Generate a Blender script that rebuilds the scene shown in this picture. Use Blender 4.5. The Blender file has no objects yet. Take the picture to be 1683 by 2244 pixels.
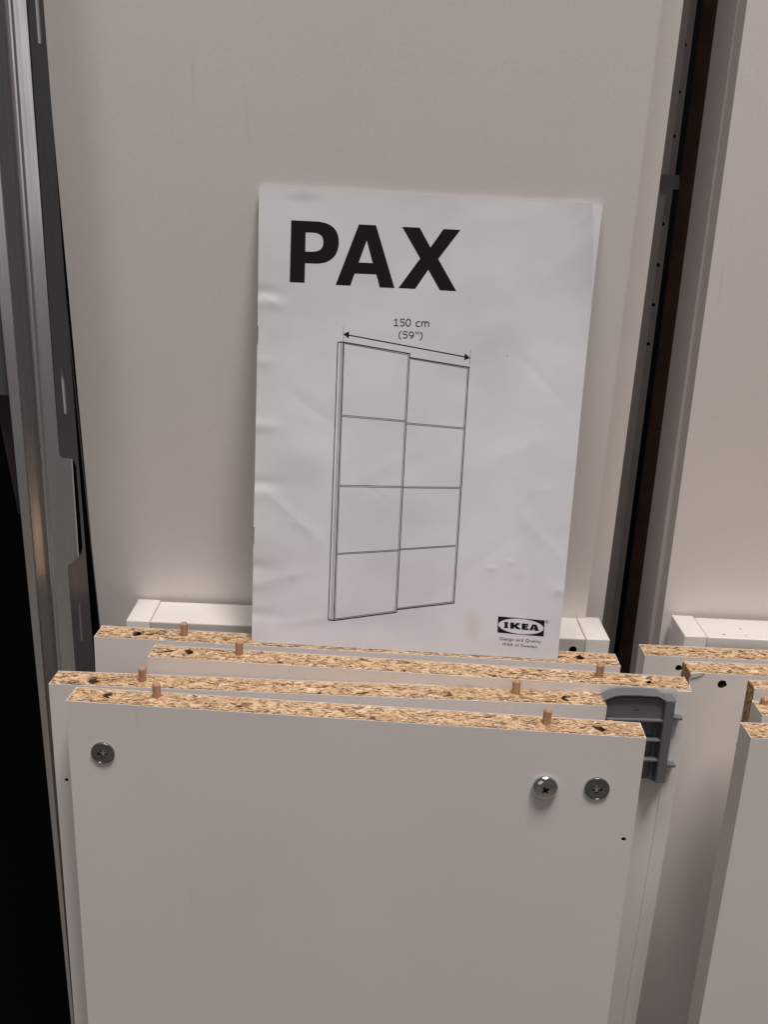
import bpy, bmesh, math, random
import numpy as np
from mathutils import Vector, Matrix, noise
from mathutils.geometry import tessellate_polygon

# ------------------------------------------------------------------ scene, camera, world, lamps
scene = bpy.context.scene
COL = scene.collection
PW, PH = 1683.0, 2244.0                      # photograph size, used to read sight lines
FPX, PITCH, ROLL = 2075.43, 0.350815, -0.045999
CAM = Vector((0.0, 0.0, 1.08))

_f = Vector((0, math.cos(PITCH), -math.sin(PITCH)))
_r = Vector((1, 0, 0))
_d = _f.cross(_r)
_c, _s = math.cos(ROLL), math.sin(ROLL)
RIGHT = _r * _c + _d * _s
DOWN = _d * _c - _r * _s
FWD = _f

cam_data = bpy.data.cameras.new('camera')
cam_data.sensor_fit = 'AUTO'
cam_data.sensor_width = 36.0
cam_data.lens = FPX / PH * 36.0
cam_data.clip_start = 0.01
cam_data.clip_end = 100
cam = bpy.data.objects.new('camera', cam_data)
COL.objects.link(cam)
m = Matrix.Identity(4)
for i in range(3):
    m[i][0] = RIGHT[i]; m[i][1] = -DOWN[i]; m[i][2] = -FWD[i]; m[i][3] = CAM[i]
cam.matrix_world = m
scene.camera = cam

world = bpy.data.worlds.new('World')
scene.world = world
world.use_nodes = True
bg = world.node_tree.nodes['Background']
bg.inputs[0].default_value = (1.0, 0.965, 0.95, 1)
bg.inputs[1].default_value = 0.08

scene.view_settings.view_transform = 'Standard'
scene.view_settings.look = 'None'
scene.view_settings.exposure = 0.16
scene.view_settings.gamma = 1.0


def lamp(loc, target, size, power, color):
    ld = bpy.data.lights.new('area_lamp', 'AREA')
    ld.shape = 'DISK'; ld.size = size; ld.energy = power; ld.color = color
    o = bpy.data.objects.new('area_lamp', ld)
    COL.objects.link(o)
    o.location = loc
    o.rotation_euler = (Vector(target) - Vector(loc)).to_track_quat('-Z', 'Y').to_euler()
    return o


WARM = (1.0, 0.935, 0.89)
lamp((-0.55, -0.2, 4.60), (0, 0.5, 0.6), 0.80, 34, WARM)
lamp((0.60, -0.28, 4.60), (0, 0.5, 0.6), 0.85, 114, WARM)
lamp((0.05, -1.5, 3.60), (0, 0.5, 0.6), 0.60, 3, WARM)
lamp((-2.2, -4.0, 1.95), (-0.2, 0.6, 1.1), 2.6, 8.5, (1.0, 0.97, 0.95))      # added unseen lamp, set where the left rail mirrors it


# ------------------------------------------------------------------ materials
def nodes_of(name):
    mt = bpy.data.materials.new(name)
    mt.use_nodes = True
    nt = mt.node_tree
    return mt, nt, nt.nodes['Principled BSDF']


def simple(name, color, rough=0.5, metal=0.0, bump=0.0, bscale=400.0, mottle=0.0, mscale=6.0, spec=0.5):
    mt, nt, b = nodes_of(name)
    b.inputs['Base Color'].default_value = (*color, 1)
    b.inputs['Roughness'].default_value = rough
    b.inputs['Metallic'].default_value = metal
    b.inputs['Specular IOR Level'].default_value = spec
    tc = nt.nodes.new('ShaderNodeTexCoord')
    if mottle:
        n = nt.nodes.new('ShaderNodeTexNoise'); n.inputs['Scale'].default_value = mscale
        n.inputs['Detail'].default_value = 4
        nt.links.new(tc.outputs['Object'], n.inputs['Vector'])
        mr = nt.nodes.new('ShaderNodeMapRange')
        mr.inputs['From Min'].default_value = 0.3; mr.inputs['From Max'].default_value = 0.7
        mr.inputs['To Min'].default_value = 1 - mottle; mr.inputs['To Max'].default_value = 1.0
        nt.links.new(n.outputs['Fac'], mr.inputs['Value'])
        mx = nt.nodes.new('ShaderNodeMix'); mx.data_type = 'RGBA'; mx.blend_type = 'MULTIPLY'
        mx.inputs[0].default_value = 1
        mx.inputs[6].default_value = (*color, 1)
        nt.links.new(mr.outputs[0], mx.inputs[7])
        nt.links.new(mx.outputs[2], b.inputs['Base Color'])
        mr2 = nt.nodes.new('ShaderNodeMapRange')
        mr2.inputs['To Min'].default_value = max(0.02, rough - 0.08); mr2.inputs['To Max'].default_value = rough + 0.08
        nt.links.new(n.outputs['Fac'], mr2.inputs['Value'])
        nt.links.new(mr2.outputs[0], b.inputs['Roughness'])
    if bump:
        n2 = nt.nodes.new('ShaderNodeTexNoise'); n2.inputs['Scale'].default_value = bscale
        n2.inputs['Detail'].default_value = 3
        nt.links.new(tc.outputs['Object'], n2.inputs['Vector'])
        bp = nt.nodes.new('ShaderNodeBump'); bp.inputs['Strength'].default_value = bump
        bp.inputs['Distance'].default_value = 0.0003
        nt.links.new(n2.outputs['Fac'], bp.inputs['Height'])
        nt.links.new(bp.outputs[0], b.inputs['Normal'])
    return mt




def laminate():
    """white melamine: fine print texture, cloudy handling smudges, a few thin scuffs, uneven sheen"""
    mt, nt, b = nodes_of('white_laminate')
    tc = nt.nodes.new('ShaderNodeTexCoord')

    def noise_to(scale, detail, lo, hi, f0=0.3, f1=0.7, stretch=None, rot=0.0):
        src_ = tc.outputs['Object']
        if stretch:
            mp = nt.nodes.new('ShaderNodeMapping'); mp.inputs['Scale'].default_value = stretch
            mp.inputs['Rotation'].default_value = (0, rot, 0)
            nt.links.new(src_, mp.inputs[0]); src_ = mp.outputs[0]
        n = nt.nodes.new('ShaderNodeTexNoise'); n.inputs['Scale'].default_value = scale; n.inputs['Detail'].default_value = detail
        nt.links.new(src_, n.inputs['Vector'])
        mr = nt.nodes.new('ShaderNodeMapRange')
        mr.inputs['From Min'].default_value = f0; mr.inputs['From Max'].default_value = f1
        mr.inputs['To Min'].default_value = lo; mr.inputs['To Max'].default_value = hi
        nt.links.new(n.outputs['Fac'], mr.inputs['Value'])
        return mr.outputs[0], n.outputs['Fac']

    cloud, _ = noise_to(7, 4, 0.955, 1.0)
    fine, finef = noise_to(650, 2, 0.968, 1.02)
    scuff, _ = noise_to(14, 2, 1.0, 0.90, 0.70, 0.78, (7, 7, 0.5), 0.35)
    col = None
    for k, o in enumerate((cloud, fine, scuff)):
        mx = nt.nodes.new('ShaderNodeMix'); mx.data_type = 'RGBA'; mx.blend_type = 'MULTIPLY'; mx.inputs[0].default_value = 1
        if col is None: mx.inputs[6].default_value = (0.85, 0.80, 0.775, 1)
        else: nt.links.new(col, mx.inputs[6])
        nt.links.new(o, mx.inputs[7]); col = mx.outputs[2]
    nt.links.new(col, b.inputs['Base Color'])
    rough, _ = noise_to(11, 5, 0.34, 0.52)
    nt.links.new(rough, b.inputs['Roughness'])
    bp = nt.nodes.new('ShaderNodeBump'); bp.inputs['Strength'].default_value = 0.12; bp.inputs['Distance'].default_value = 0.0003
    nt.links.new(finef, bp.inputs['Height']); nt.links.new(bp.outputs[0], b.inputs['Normal'])
    return mt


def brushed(name, color, rough, metal):
    """drawn metal: streaks along its length in colour and sheen"""
    mt, nt, b = nodes_of(name)
    tc = nt.nodes.new('ShaderNodeTexCoord')
    mp = nt.nodes.new('ShaderNodeMapping'); mp.inputs['Scale'].default_value = (1, 1, 0.012)
    nt.links.new(tc.outputs['Object'], mp.inputs[0])
    n = nt.nodes.new('ShaderNodeTexNoise'); n.inputs['Scale'].default_value = 420; n.inputs['Detail'].default_value = 4
    nt.links.new(mp.outputs[0], n.inputs['Vector'])
    n2 = nt.nodes.new('ShaderNodeTexNoise'); n2.inputs['Scale'].default_value = 16; n2.inputs['Detail'].default_value = 5
    nt.links.new(tc.outputs['Object'], n2.inputs['Vector'])
    ad = nt.nodes.new('ShaderNodeMath'); ad.operation = 'MULTIPLY_ADD'
    nt.links.new(n2.outputs['Fac'], ad.inputs[0]); ad.inputs[1].default_value = 0.8
    nt.links.new(n.outputs['Fac'], ad.inputs[2])
    mr = nt.nodes.new('ShaderNodeMapRange')
    mr.inputs['From Min'].default_value = 0.6; mr.inputs['From Max'].default_value = 1.2
    mr.inputs['To Min'].default_value = 0.86; mr.inputs['To Max'].default_value = 1.03
    nt.links.new(ad.outputs[0], mr.inputs['Value'])
    mx = nt.nodes.new('ShaderNodeMix'); mx.data_type = 'RGBA'; mx.blend_type = 'MULTIPLY'; mx.inputs[0].default_value = 1
    mx.inputs[6].default_value = (*color, 1); nt.links.new(mr.outputs[0], mx.inputs[7])
    nt.links.new(mx.outputs[2], b.inputs['Base Color'])
    mr2 = nt.nodes.new('ShaderNodeMapRange')
    mr2.inputs['From Min'].default_value = 0.6; mr2.inputs['From Max'].default_value = 1.2
    mr2.inputs['To Min'].default_value = rough + 0.08; mr2.inputs['To Max'].default_value = max(0.05, rough - 0.06)
    nt.links.new(ad.outputs[0], mr2.inputs['Value']); nt.links.new(mr2.outputs[0], b.inputs['Roughness'])
    b.inputs['Metallic'].default_value = metal
    bp = nt.nodes.new('ShaderNodeBump'); bp.inputs['Strength'].default_value = 0.15; bp.inputs['Distance'].default_value = 0.0002
    nt.links.new(n.outputs['Fac'], bp.inputs['Height']); nt.links.new(bp.outputs[0], b.inputs['Normal'])
    return mt


M_LAM = laminate()
M_FOIL = simple('white_foil', (0.70, 0.665, 0.64), 0.36, bump=0.08, bscale=900, mottle=0.03, mscale=25)
M_BAND = simple('white_edge_band', (0.77, 0.73, 0.68), 0.4, mottle=0.05, mscale=40)
M_SHADE = simple('deep_shade_black', (0.004, 0.004, 0.004), 1.0, spec=0.05)  # near-black stands in for deep shade: backdrop, corner sheet, hole insides
M_FLOOR = simple('store_floor', (0.16, 0.14, 0.125), 0.6, mottle=0.2, mscale=3)
M_ALU = brushed('brushed_aluminium', (0.84, 0.84, 0.84), 0.27, 1.0)
M_STEEL = brushed('shade_toned_steel', (0.23, 0.23, 0.245), 0.34, 0.9)  # base colour darkened to carry the shade on the rail's web
M_POLISH = brushed('polished_steel', (0.62, 0.60, 0.60), 0.24, 1.0)
M_ZINC = simple('blackened_zinc', (0.36, 0.38, 0.385), 0.2, 1.0, mottle=0.25, mscale=300)
M_CHROME = simple('bright_zinc', (0.68, 0.69, 0.71), 0.14, 1.0, mottle=0.15, mscale=300)
M_GREY = simple('grey_plastic', (0.15, 0.15, 0.165), 0.45, bump=0.12, bscale=900, mottle=0.08, mscale=60)
M_CLIP = simple('taupe_plastic', (0.42, 0.39, 0.38), 0.5, mottle=0.1, mscale=80)
M_SATIN = simple('satin_aluminium', (0.8, 0.8, 0.8), 0.4, 0.2, mottle=0.1, mscale=30)
M_BROWN = simple('brown_hardboard', (0.34, 0.20, 0.135), 0.85, bump=0.5, bscale=300, mottle=0.4, mscale=40)
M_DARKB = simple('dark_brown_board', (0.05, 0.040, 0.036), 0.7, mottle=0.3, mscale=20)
M_GREEN = simple('grey_green_plate', (0.10, 0.11, 0.10), 0.5, mottle=0.2, mscale=20)
M_INK = simple('black_ink', (0.010, 0.008, 0.009), 0.8, spec=0.15)
M_RECESS = simple('recess_shade', (0.008, 0.008, 0.008), 0.8, 0.0, spec=0.1)  # near-black in place of shade inside the flat screws' cross slots
M_STAPLE = simple('staple_wire', (0.7, 0.7, 0.72), 0.25, 1.0)
M_HOLE = simple('bored_chipboard', (0.20, 0.125, 0.065), 0.95, bump=1.0, bscale=900, mottle=0.5, mscale=500)


def chip_core_material():
    mt, nt, b = nodes_of('chipboard_core')
    tc = nt.nodes.new('ShaderNodeTexCoord')
    mp = nt.nodes.new('ShaderNodeMapping'); mp.inputs['Scale'].default_value = (1, 2.6, 2.6)
    nt.links.new(tc.outputs['Object'], mp.inputs[0])
    v = nt.nodes.new('ShaderNodeTexVoronoi'); v.inputs['Scale'].default_value = 260
    nt.links.new(mp.outputs[0], v.inputs['Vector'])
    sp = nt.nodes.new('ShaderNodeSeparateColor')
    nt.links.new(v.outputs['Color'], sp.inputs[0])
    cr = nt.nodes.new('ShaderNodeValToRGB')
    e = cr.color_ramp.elements
    e[0].color = (0.10, 0.05, 0.025, 1); e[0].position = 0.0
    e[1].color = (0.55, 0.38, 0.21, 1); e[1].position = 1.0
    for p, c in ((0.10, (0.26, 0.15, 0.08, 1)), (0.40, (0.44, 0.29, 0.16, 1)), (0.75, (0.56, 0.39, 0.23, 1))):
        el = e.new(p); el.color = c
    nt.links.new(sp.outputs[0], cr.inputs[0])
    nt.links.new(cr.outputs[0], b.inputs['Base Color'])
    b.inputs['Roughness'].default_value = 0.9
    bp = nt.nodes.new('ShaderNodeBump'); bp.inputs['Strength'].default_value = 0.8; bp.inputs['Distance'].default_value = 0.0006
    nt.links.new(v.outputs['Distance'], bp.inputs['Height'])
    nt.links.new(bp.outputs[0], b.inputs['Normal'])
    return mt


def chip_material():
    mt, nt, b = nodes_of('wood_chip')
    at = nt.nodes.new('ShaderNodeAttribute'); at.attribute_name = 'tone'
    tc = nt.nodes.new('ShaderNodeTexCoord')
    mp = nt.nodes.new('ShaderNodeMapping'); mp.inputs['Scale'].default_value = (0.15, 1, 1)
    nt.links.new(tc.outputs['Object'], mp.inputs[0])
    n = nt.nodes.new('ShaderNodeTexNoise'); n.inputs['Scale'].default_value = 2200; n.inputs['Detail'].default_value = 2
    nt.links.new(mp.outputs[0], n.inputs['Vector'])
    mr = nt.nodes.new('ShaderNodeMapRange')
    mr.inputs['From Min'].default_value = 0.3; mr.inputs['From Max'].default_value = 0.7
    mr.inputs['To Min'].default_value = 0.72; mr.inputs['To Max'].default_value = 1.08
    nt.links.new(n.outputs['Fac'], mr.inputs['Value'])
    mx = nt.nodes.new('ShaderNodeMix'); mx.data_type = 'RGBA'; mx.blend_type = 'MULTIPLY'; mx.inputs[0].default_value = 1
    nt.links.new(at.outputs['Color'], mx.inputs[6]); nt.links.new(mr.outputs[0], mx.inputs[7])
    nt.links.new(mx.outputs[2], b.inputs['Base Color'])
    b.inputs['Roughness'].default_value = 0.75
    return mt


def wood_material():
    mt, nt, b = nodes_of('beech_dowel')
    tc = nt.nodes.new('ShaderNodeTexCoord')
    mp = nt.nodes.new('ShaderNodeMapping'); mp.inputs['Scale'].default_value = (1, 1, 0.08)
    nt.links.new(tc.outputs['Object'], mp.inputs[0])
    n = nt.nodes.new('ShaderNodeTexNoise'); n.inputs['Scale'].default_value = 1400; n.inputs['Detail'].default_value = 3
    nt.links.new(mp.outputs[0], n.inputs['Vector'])
    cr = nt.nodes.new('ShaderNodeValToRGB')
    cr.color_ramp.elements[0].color = (0.30, 0.15, 0.08, 1); cr.color_ramp.elements[0].position = 0.35
    cr.color_ramp.elements[1].color = (0.60, 0.36, 0.22, 1); cr.color_ramp.elements[1].position = 0.65
    nt.links.new(n.outputs['Fac'], cr.inputs[0]); nt.links.new(cr.outputs[0], b.inputs['Base Color'])
    b.inputs['Roughness'].default_value = 0.6
    return mt


M_CORE = chip_core_material()
M_CHIP = chip_material()
M_WOOD = wood_material()


def paper_material():
    mt, nt, b = nodes_of('booklet_paper')
    base = (0.695, 0.685, 0.735)
    uv = nt.nodes.new('ShaderNodeUVMap'); uv.uv_map = 'page'
    n = nt.nodes.new('ShaderNodeTexNoise'); n.inputs['Scale'].default_value = 3.2; n.inputs['Detail'].default_value = 5
    nt.links.new(uv.outputs[0], n.inputs['Vector'])
    mr = nt.nodes.new('ShaderNodeMapRange')
    mr.inputs['From Min'].default_value = 0.35; mr.inputs['From Max'].default_value = 0.7
    mr.inputs['To Min'].default_value = 1.0; mr.inputs['To Max'].default_value = 0.85
    nt.links.new(n.outputs['Fac'], mr.inputs['Value'])
    mx = nt.nodes.new('ShaderNodeMix'); mx.data_type = 'RGBA'; mx.blend_type = 'MULTIPLY'; mx.inputs[0].default_value = 1
    mx.inputs[6].default_value = (*base, 1)
    nt.links.new(mr.outputs[0], mx.inputs[7])
    col = mx.outputs[2]
    # thumb marks and smears, plus a top-edge shadow painted into the paper: centre u, v (mm), radii, tint, strength
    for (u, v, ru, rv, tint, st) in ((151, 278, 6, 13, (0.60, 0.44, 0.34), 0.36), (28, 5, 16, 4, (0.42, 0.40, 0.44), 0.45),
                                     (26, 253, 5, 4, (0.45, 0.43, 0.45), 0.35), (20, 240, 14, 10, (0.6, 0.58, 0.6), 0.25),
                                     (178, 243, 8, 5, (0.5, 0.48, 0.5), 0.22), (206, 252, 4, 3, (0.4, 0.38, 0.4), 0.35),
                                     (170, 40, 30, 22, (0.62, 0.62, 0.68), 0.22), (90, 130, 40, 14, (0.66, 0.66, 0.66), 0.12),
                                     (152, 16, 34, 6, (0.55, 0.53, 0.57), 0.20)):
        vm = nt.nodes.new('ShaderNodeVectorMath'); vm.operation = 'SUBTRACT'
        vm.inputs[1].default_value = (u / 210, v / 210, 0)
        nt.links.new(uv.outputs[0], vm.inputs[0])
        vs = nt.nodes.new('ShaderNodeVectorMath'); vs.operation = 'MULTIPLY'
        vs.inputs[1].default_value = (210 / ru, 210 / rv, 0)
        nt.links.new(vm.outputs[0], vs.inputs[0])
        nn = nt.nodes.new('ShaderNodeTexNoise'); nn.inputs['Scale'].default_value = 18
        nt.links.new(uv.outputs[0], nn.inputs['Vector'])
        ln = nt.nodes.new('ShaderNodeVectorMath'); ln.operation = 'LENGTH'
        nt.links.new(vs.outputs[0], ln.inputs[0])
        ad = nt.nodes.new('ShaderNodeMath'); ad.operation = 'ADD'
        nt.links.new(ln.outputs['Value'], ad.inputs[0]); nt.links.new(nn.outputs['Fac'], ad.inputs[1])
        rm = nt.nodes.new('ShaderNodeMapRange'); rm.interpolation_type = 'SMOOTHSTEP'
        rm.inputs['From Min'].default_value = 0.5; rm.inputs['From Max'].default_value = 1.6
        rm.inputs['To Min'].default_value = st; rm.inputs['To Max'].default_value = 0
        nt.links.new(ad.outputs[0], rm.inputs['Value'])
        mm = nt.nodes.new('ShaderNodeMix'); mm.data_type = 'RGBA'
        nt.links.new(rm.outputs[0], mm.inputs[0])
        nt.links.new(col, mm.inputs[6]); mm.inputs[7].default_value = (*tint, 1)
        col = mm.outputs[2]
    nt.links.new(col, b.inputs['Base Color'])
    b.inputs['Roughness'].default_value = 0.55
    n2 = nt.nodes.new('ShaderNodeTexNoise'); n2.inputs['Scale'].default_value = 5; n2.inputs['Detail'].default_value = 2
    nt.links.new(uv.outputs[0], n2.inputs['Vector'])
    bp = nt.nodes.new('ShaderNodeBump'); bp.inputs['Strength'].default_value = 0.35; bp.inputs['Distance'].default_value = 0.0014
    nt.links.new(n2.outputs['Fac'], bp.inputs['Height']); nt.links.new(bp.outputs[0], b.inputs['Normal'])
    return mt


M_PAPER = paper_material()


# ------------------------------------------------------------------ helpers
def ray(px, py):
    return RIGHT * ((px - PW / 2) / FPX) + DOWN * ((py - PH / 2) / FPX) + FWD


def at_plane(px, py, p, n):
    d = ray(px, py)
    return CAM + d * ((p - CAM).dot(n) / d.dot(n))


def at_y(px, py, y):
    return at_plane(px, py, Vector((0, y, 0)), Vector((0, 1, 0)))


def link(o, parent=None):
    COL.objects.link(o)
    if parent is not None:
        o.parent = parent
    return o


def mesh_obj(name, bm, mat, parent=None, smooth=False):
    me = bpy.data.meshes.new(name)
    bm.normal_update()
    bm.to_mesh(me); bm.free()
    for mt in (mat if isinstance(mat, (list, tuple)) else [mat]):
        me.materials.append(mt)
    if smooth:
        for p in me.polygons:
            p.use_smooth = True
    return link(bpy.data.objects.new(name, me), parent)


def tag(o, label=None, cat=None, group=None, kind=None):
    if label: o['label'] = label
    if cat: o['category'] = cat
    if group: o['group'] = group
    if kind: o['kind'] = kind
    return o


def empty(name, mat):
    o = bpy.data.objects.new(name, None)
    o.empty_display_size = 0.02
    link(o)
    o.matrix_world = mat
    return o


def add_box(bm, a, b):
    vs = [bm.verts.new((x, y, z)) for x in (a[0], b[0]) for y in (a[1], b[1]) for z in (a[2], b[2])]
    for f in ((0, 1, 3, 2), (4, 6, 7, 5), (0, 4, 5, 1), (2, 3, 7, 6), (0, 2, 6, 4), (1, 5, 7, 3)):
        bm.faces.new([vs[i] for i in f])


def box_bm(a, b, bevel=0.0):
    bm = bmesh.new(); add_box(bm, a, b)
    if bevel:
        bmesh.ops.bevel(bm, geom=bm.edges[:], offset=bevel, segments=2, affect='EDGES', profile=0.5)
    bmesh.ops.recalc_face_normals(bm, faces=bm.faces)
    return bm


def plate_bm(loops, t, to3):
    """Flat plate: loops of 2-D points (outline first, then holes), thickness t; to3(x, y, w) gives the point."""
    bm = bmesh.new()
    flat = [p for l in loops for p in l]
    tris = tessellate_polygon([[Vector((p[0], p[1], 0)) for p in l] for l in loops])
    A = [bm.verts.new(to3(p[0], p[1], 0)) for p in flat]
    B = [bm.verts.new(to3(p[0], p[1], t)) for p in flat]
    for tr in tris:
        try:
            bm.faces.new([A[i] for i in tr]); bm.faces.new([B[i] for i in reversed(tr)])
        except ValueError:
            pass
    k = 0
    for l in loops:
        n = len(l)
        for i in range(n):
            j = (i + 1) % n
            bm.faces.new((A[k + i], A[k + j], B[k + j], B[k + i]))
        k += n
    bmesh.ops.recalc_face_normals(bm, faces=bm.faces)
    return bm


def lathe_bm(profile, n=32, axis='z'):
    bm = bmesh.new()
    rings = []
    for r, z in profile:
        if r < 1e-7:
            rings.append([bm.verts.new((0, 0, z))])
        else:
            rings.append([bm.verts.new((r * math.cos(2 * math.pi * i / n), r * math.sin(2 * math.pi * i / n), z)) for i in range(n)])
    for a, b in zip(rings[:-1], rings[1:]):
        for i in range(n):
            j = (i + 1) % n
            if len(a) == 1 and len(b) == 1: continue
            if len(a) == 1: bm.faces.new((a[0], b[j], b[i]))
            elif len(b) == 1: bm.faces.new((a[i], a[j], b[0]))
            else: bm.faces.new((a[i], a[j], b[j], b[i]))
    if len(rings[0]) > 1: bm.faces.new(list(reversed(rings[0])))
    if len(rings[-1]) > 1: bm.faces.new(rings[-1])
    bmesh.ops.recalc_face_normals(bm, faces=bm.faces)
    return bm


def carve(obj, cutter_bms, cut_mat=None):
    """Bore real holes into a mesh; the cutters are thrown away."""
    tmp = []
    if cut_mat is not None and cut_mat.name not in [x.name for x in obj.data.materials]:
        obj.data.materials.append(cut_mat)
    for bm in cutter_bms:
        me = bpy.data.meshes.new('cut'); bm.normal_update(); bm.to_mesh(me); bm.free()
        me.materials.append(cut_mat if cut_mat else obj.data.materials[0])
        c = bpy.data.objects.new('cut', me); COL.objects.link(c)
        c.parent = obj
        md = obj.modifiers.new('cut', 'BOOLEAN'); md.operation = 'DIFFERENCE'; md.object = c; md.solver = 'EXACT'
        md.material_mode = 'TRANSFER'
        tmp.append(c)
    bpy.context.view_layer.update()
    dg = bpy.context.evaluated_depsgraph_get()
    nm = bpy.data.meshes.new_from_object(obj.evaluated_get(dg))
    obj.modifiers.clear()
    old = obj.data; obj.data = nm; nm.name = obj.name
    bpy.data.meshes.remove(old)
    for c in tmp:
        me = c.data; bpy.data.objects.remove(c); bpy.data.meshes.remove(me)


def cyl_cut(center, r, depth, axis, ragged=0.0, seed=0, n=20, before=0.001):
    """A drill bit as a mesh: axis 'y' bores into the face, '-z' bores down from the top."""
    rnd = random.Random(seed)
    bm = bmesh.new()
    rad = [r * (1 + rnd.uniform(-ragged, ragged)) for _ in range(n)]
    rows = []
    for d in (-before, depth):
        row = []
        for i in range(n):
            a = 2 * math.pi * i / n
            x, y = rad[i] * math.cos(a), rad[i] * math.sin(a)
            p = (x, d, y) if axis == 'y' else (x, y, -d)
            row.append(bm.verts.new(Vector(center) + Vector(p)))
        rows.append(row)
    for i in range(n):
        j = (i + 1) % n
        bm.faces.new((rows[0][i], rows[0][j], rows[1][j], rows[1][i]))
    bm.faces.new(rows[0]); bm.faces.new(rows[1])
    bmesh.ops.recalc_face_normals(bm, faces=bm.faces)
    return bm


# ------------------------------------------------------------------ wood chips of a sawn chipboard edge
CHIP_TONES = [((0.66, 0.45, 0.27), 0.36), ((0.57, 0.37, 0.21), 0.28), ((0.75, 0.56, 0.37), 0.19),
              ((0.46, 0.27, 0.14), 0.10), ((0.29, 0.15, 0.075), 0.045), ((0.11, 0.05, 0.028), 0.025)]


def chips(parent, w, t, frame, seed, holes=(), margin=0.0007, density=1.0):
    """Thousands of loose flakes pressed into the sawn edge: real tilted slivers, one joined mesh.
    frame(x, y, z): x along the edge, y across the thickness, z out of the surface."""
    rng = np.random.default_rng(seed)
    N = int(w * t / 0.85e-6 * density)
    cx = rng.uniform(0, w, N); cy = rng.uniform(margin, t - margin, N)
    edge = np.minimum(cy, t - cy) / (t / 2)                     # finer flakes near the two faces
    fine = np.clip(edge / 0.34, 0.0, 1.0)
    L = (0.0011 + 0.0027 * fine) * rng.lognormal(0, 0.38, N)
    Wd = L * rng.uniform(0.22, 0.55, N)
    ang = rng.normal(0, 0.38, N)
    tone_p = np.array([p for _, p in CHIP_TONES]); tone_p /= tone_p.sum()
    idx = rng.choice(len(CHIP_TONES), N, p=tone_p)
    cols = np.array([c for c, _ in CHIP_TONES])[idx] * rng.uniform(0.86, 1.1, (N, 1))
    dark = idx >= 4
    Wd[dark] *= 0.62; L[dark] *= 0.85
    pale = fine < 0.5
    cols[pale] = cols[pale] * 0.5 + np.array([0.66, 0.47, 0.29]) * 0.5
    z0 = rng.uniform(-0.00055, 0.0001, N); z0[dark] = rng.uniform(-0.0002, 0.00012, dark.sum())
    tx = rng.normal(0, 0.20, N); ty = rng.normal(0, 0.06, N)
    keep = np.ones(N, bool)
    for hx, hy, hr in holes:
        keep &= (cx - hx) ** 2 + (cy - hy) ** 2 > (hr * 0.97) ** 2
    prof = np.array([(-0.5, 0.05), (-0.28, 0.42), (0.22, 0.5), (0.5, 0.08), (0.30, -0.44), (-0.2, -0.5)])
    verts, faces, fcol = [], [], []
    for i in np.nonzero(keep)[0]:
        pr = prof + rng.normal(0, 0.09, prof.shape)
        lx, ly = pr[:, 0] * L[i], pr[:, 1] * Wd[i]
        ca, sa = math.cos(ang[i]), math.sin(ang[i])
        x = cx[i] + lx * ca - ly * sa; y = cy[i] + lx * sa + ly * ca
        z = z0[i] + lx * ty[i] + ly * tx[i]
        x = np.clip(x, 0.0002, w - 0.0002); y = np.clip(y, margin * 0.6, t - margin * 0.6)
        if holes:
            for hx, hy, hr in holes:
                d = np.sqrt((x - hx) ** 2 + (y - hy) ** 2)
                if rng.random() < 0.45: continue                 # a few torn chips hang over the rim
                k_ = np.where(d < hr * 0.9, hr * 0.9 / np.maximum(d, 1e-5), 1.0)
                x = hx + (x - hx) * k_; y = np.clip(hy + (y - hy) * k_, margin * 0.6, t - margin * 0.6)
        k = len(verts)
        for q in zip(x, y, z):
            verts.append(frame(*q))
        faces.append(tuple(range(k, k + 6))); fcol.append(cols[i])
    me = bpy.data.meshes.new('wood_chips')
    me.from_pydata(verts, [], faces)
    a = me.attributes.new('tone', 'FLOAT_COLOR', 'FACE')
    buf = np.ones((len(faces), 4), np.float32); buf[:, :3] = np.clip(np.array(fcol), 0, 1)
    a.data.foreach_set('color', buf.ravel())
    me.materials.append(M_CHIP)
    o = link(bpy.data.objects.new('wood_chips', me), parent)
    o['kind'] = 'stuff'
    return o


# ------------------------------------------------------------------ boards
class Board:
    def __init__(self, fl, u_dir, lean, tilt, w, t):
        self.FL = fl; self.w = w; self.t = t
        u = Vector((u_dir.x, u_dir.y, 0)).normalized()
        n = Vector((-u.y, u.x, 0)); up = Vector((0, 0, 1))
        up2 = up * math.cos(lean) + n * math.sin(lean); n2 = n * math.cos(lean) - up * math.sin(lean)
        self.u = u * math.cos(tilt) + up2 * math.sin(tilt)
        self.up = up2 * math.cos(tilt) - u * math.sin(tilt)
        self.n = n2
        self.h = fl.z / self.up.z - 0.004
        o = fl - self.up * self.h
        mt = Matrix.Identity(4)
        for i in range(3):
            mt[i][0] = self.u[i]; mt[i][1] = self.n[i]; mt[i][2] = self.up[i]; mt[i][3] = o[i]
        self.mat = mt

    def local(self, p):
        return self.mat.inverted() @ p

    def on_top(self, px, py):
        return self.local(at_plane(px, py, self.FL, self.up))

    def on_front(self, px, py, off=0.0):
        return self.local(at_plane(px, py, self.FL + self.n * off, self.n))


LAM = 0.00032
BANDT = 0.0007


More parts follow.
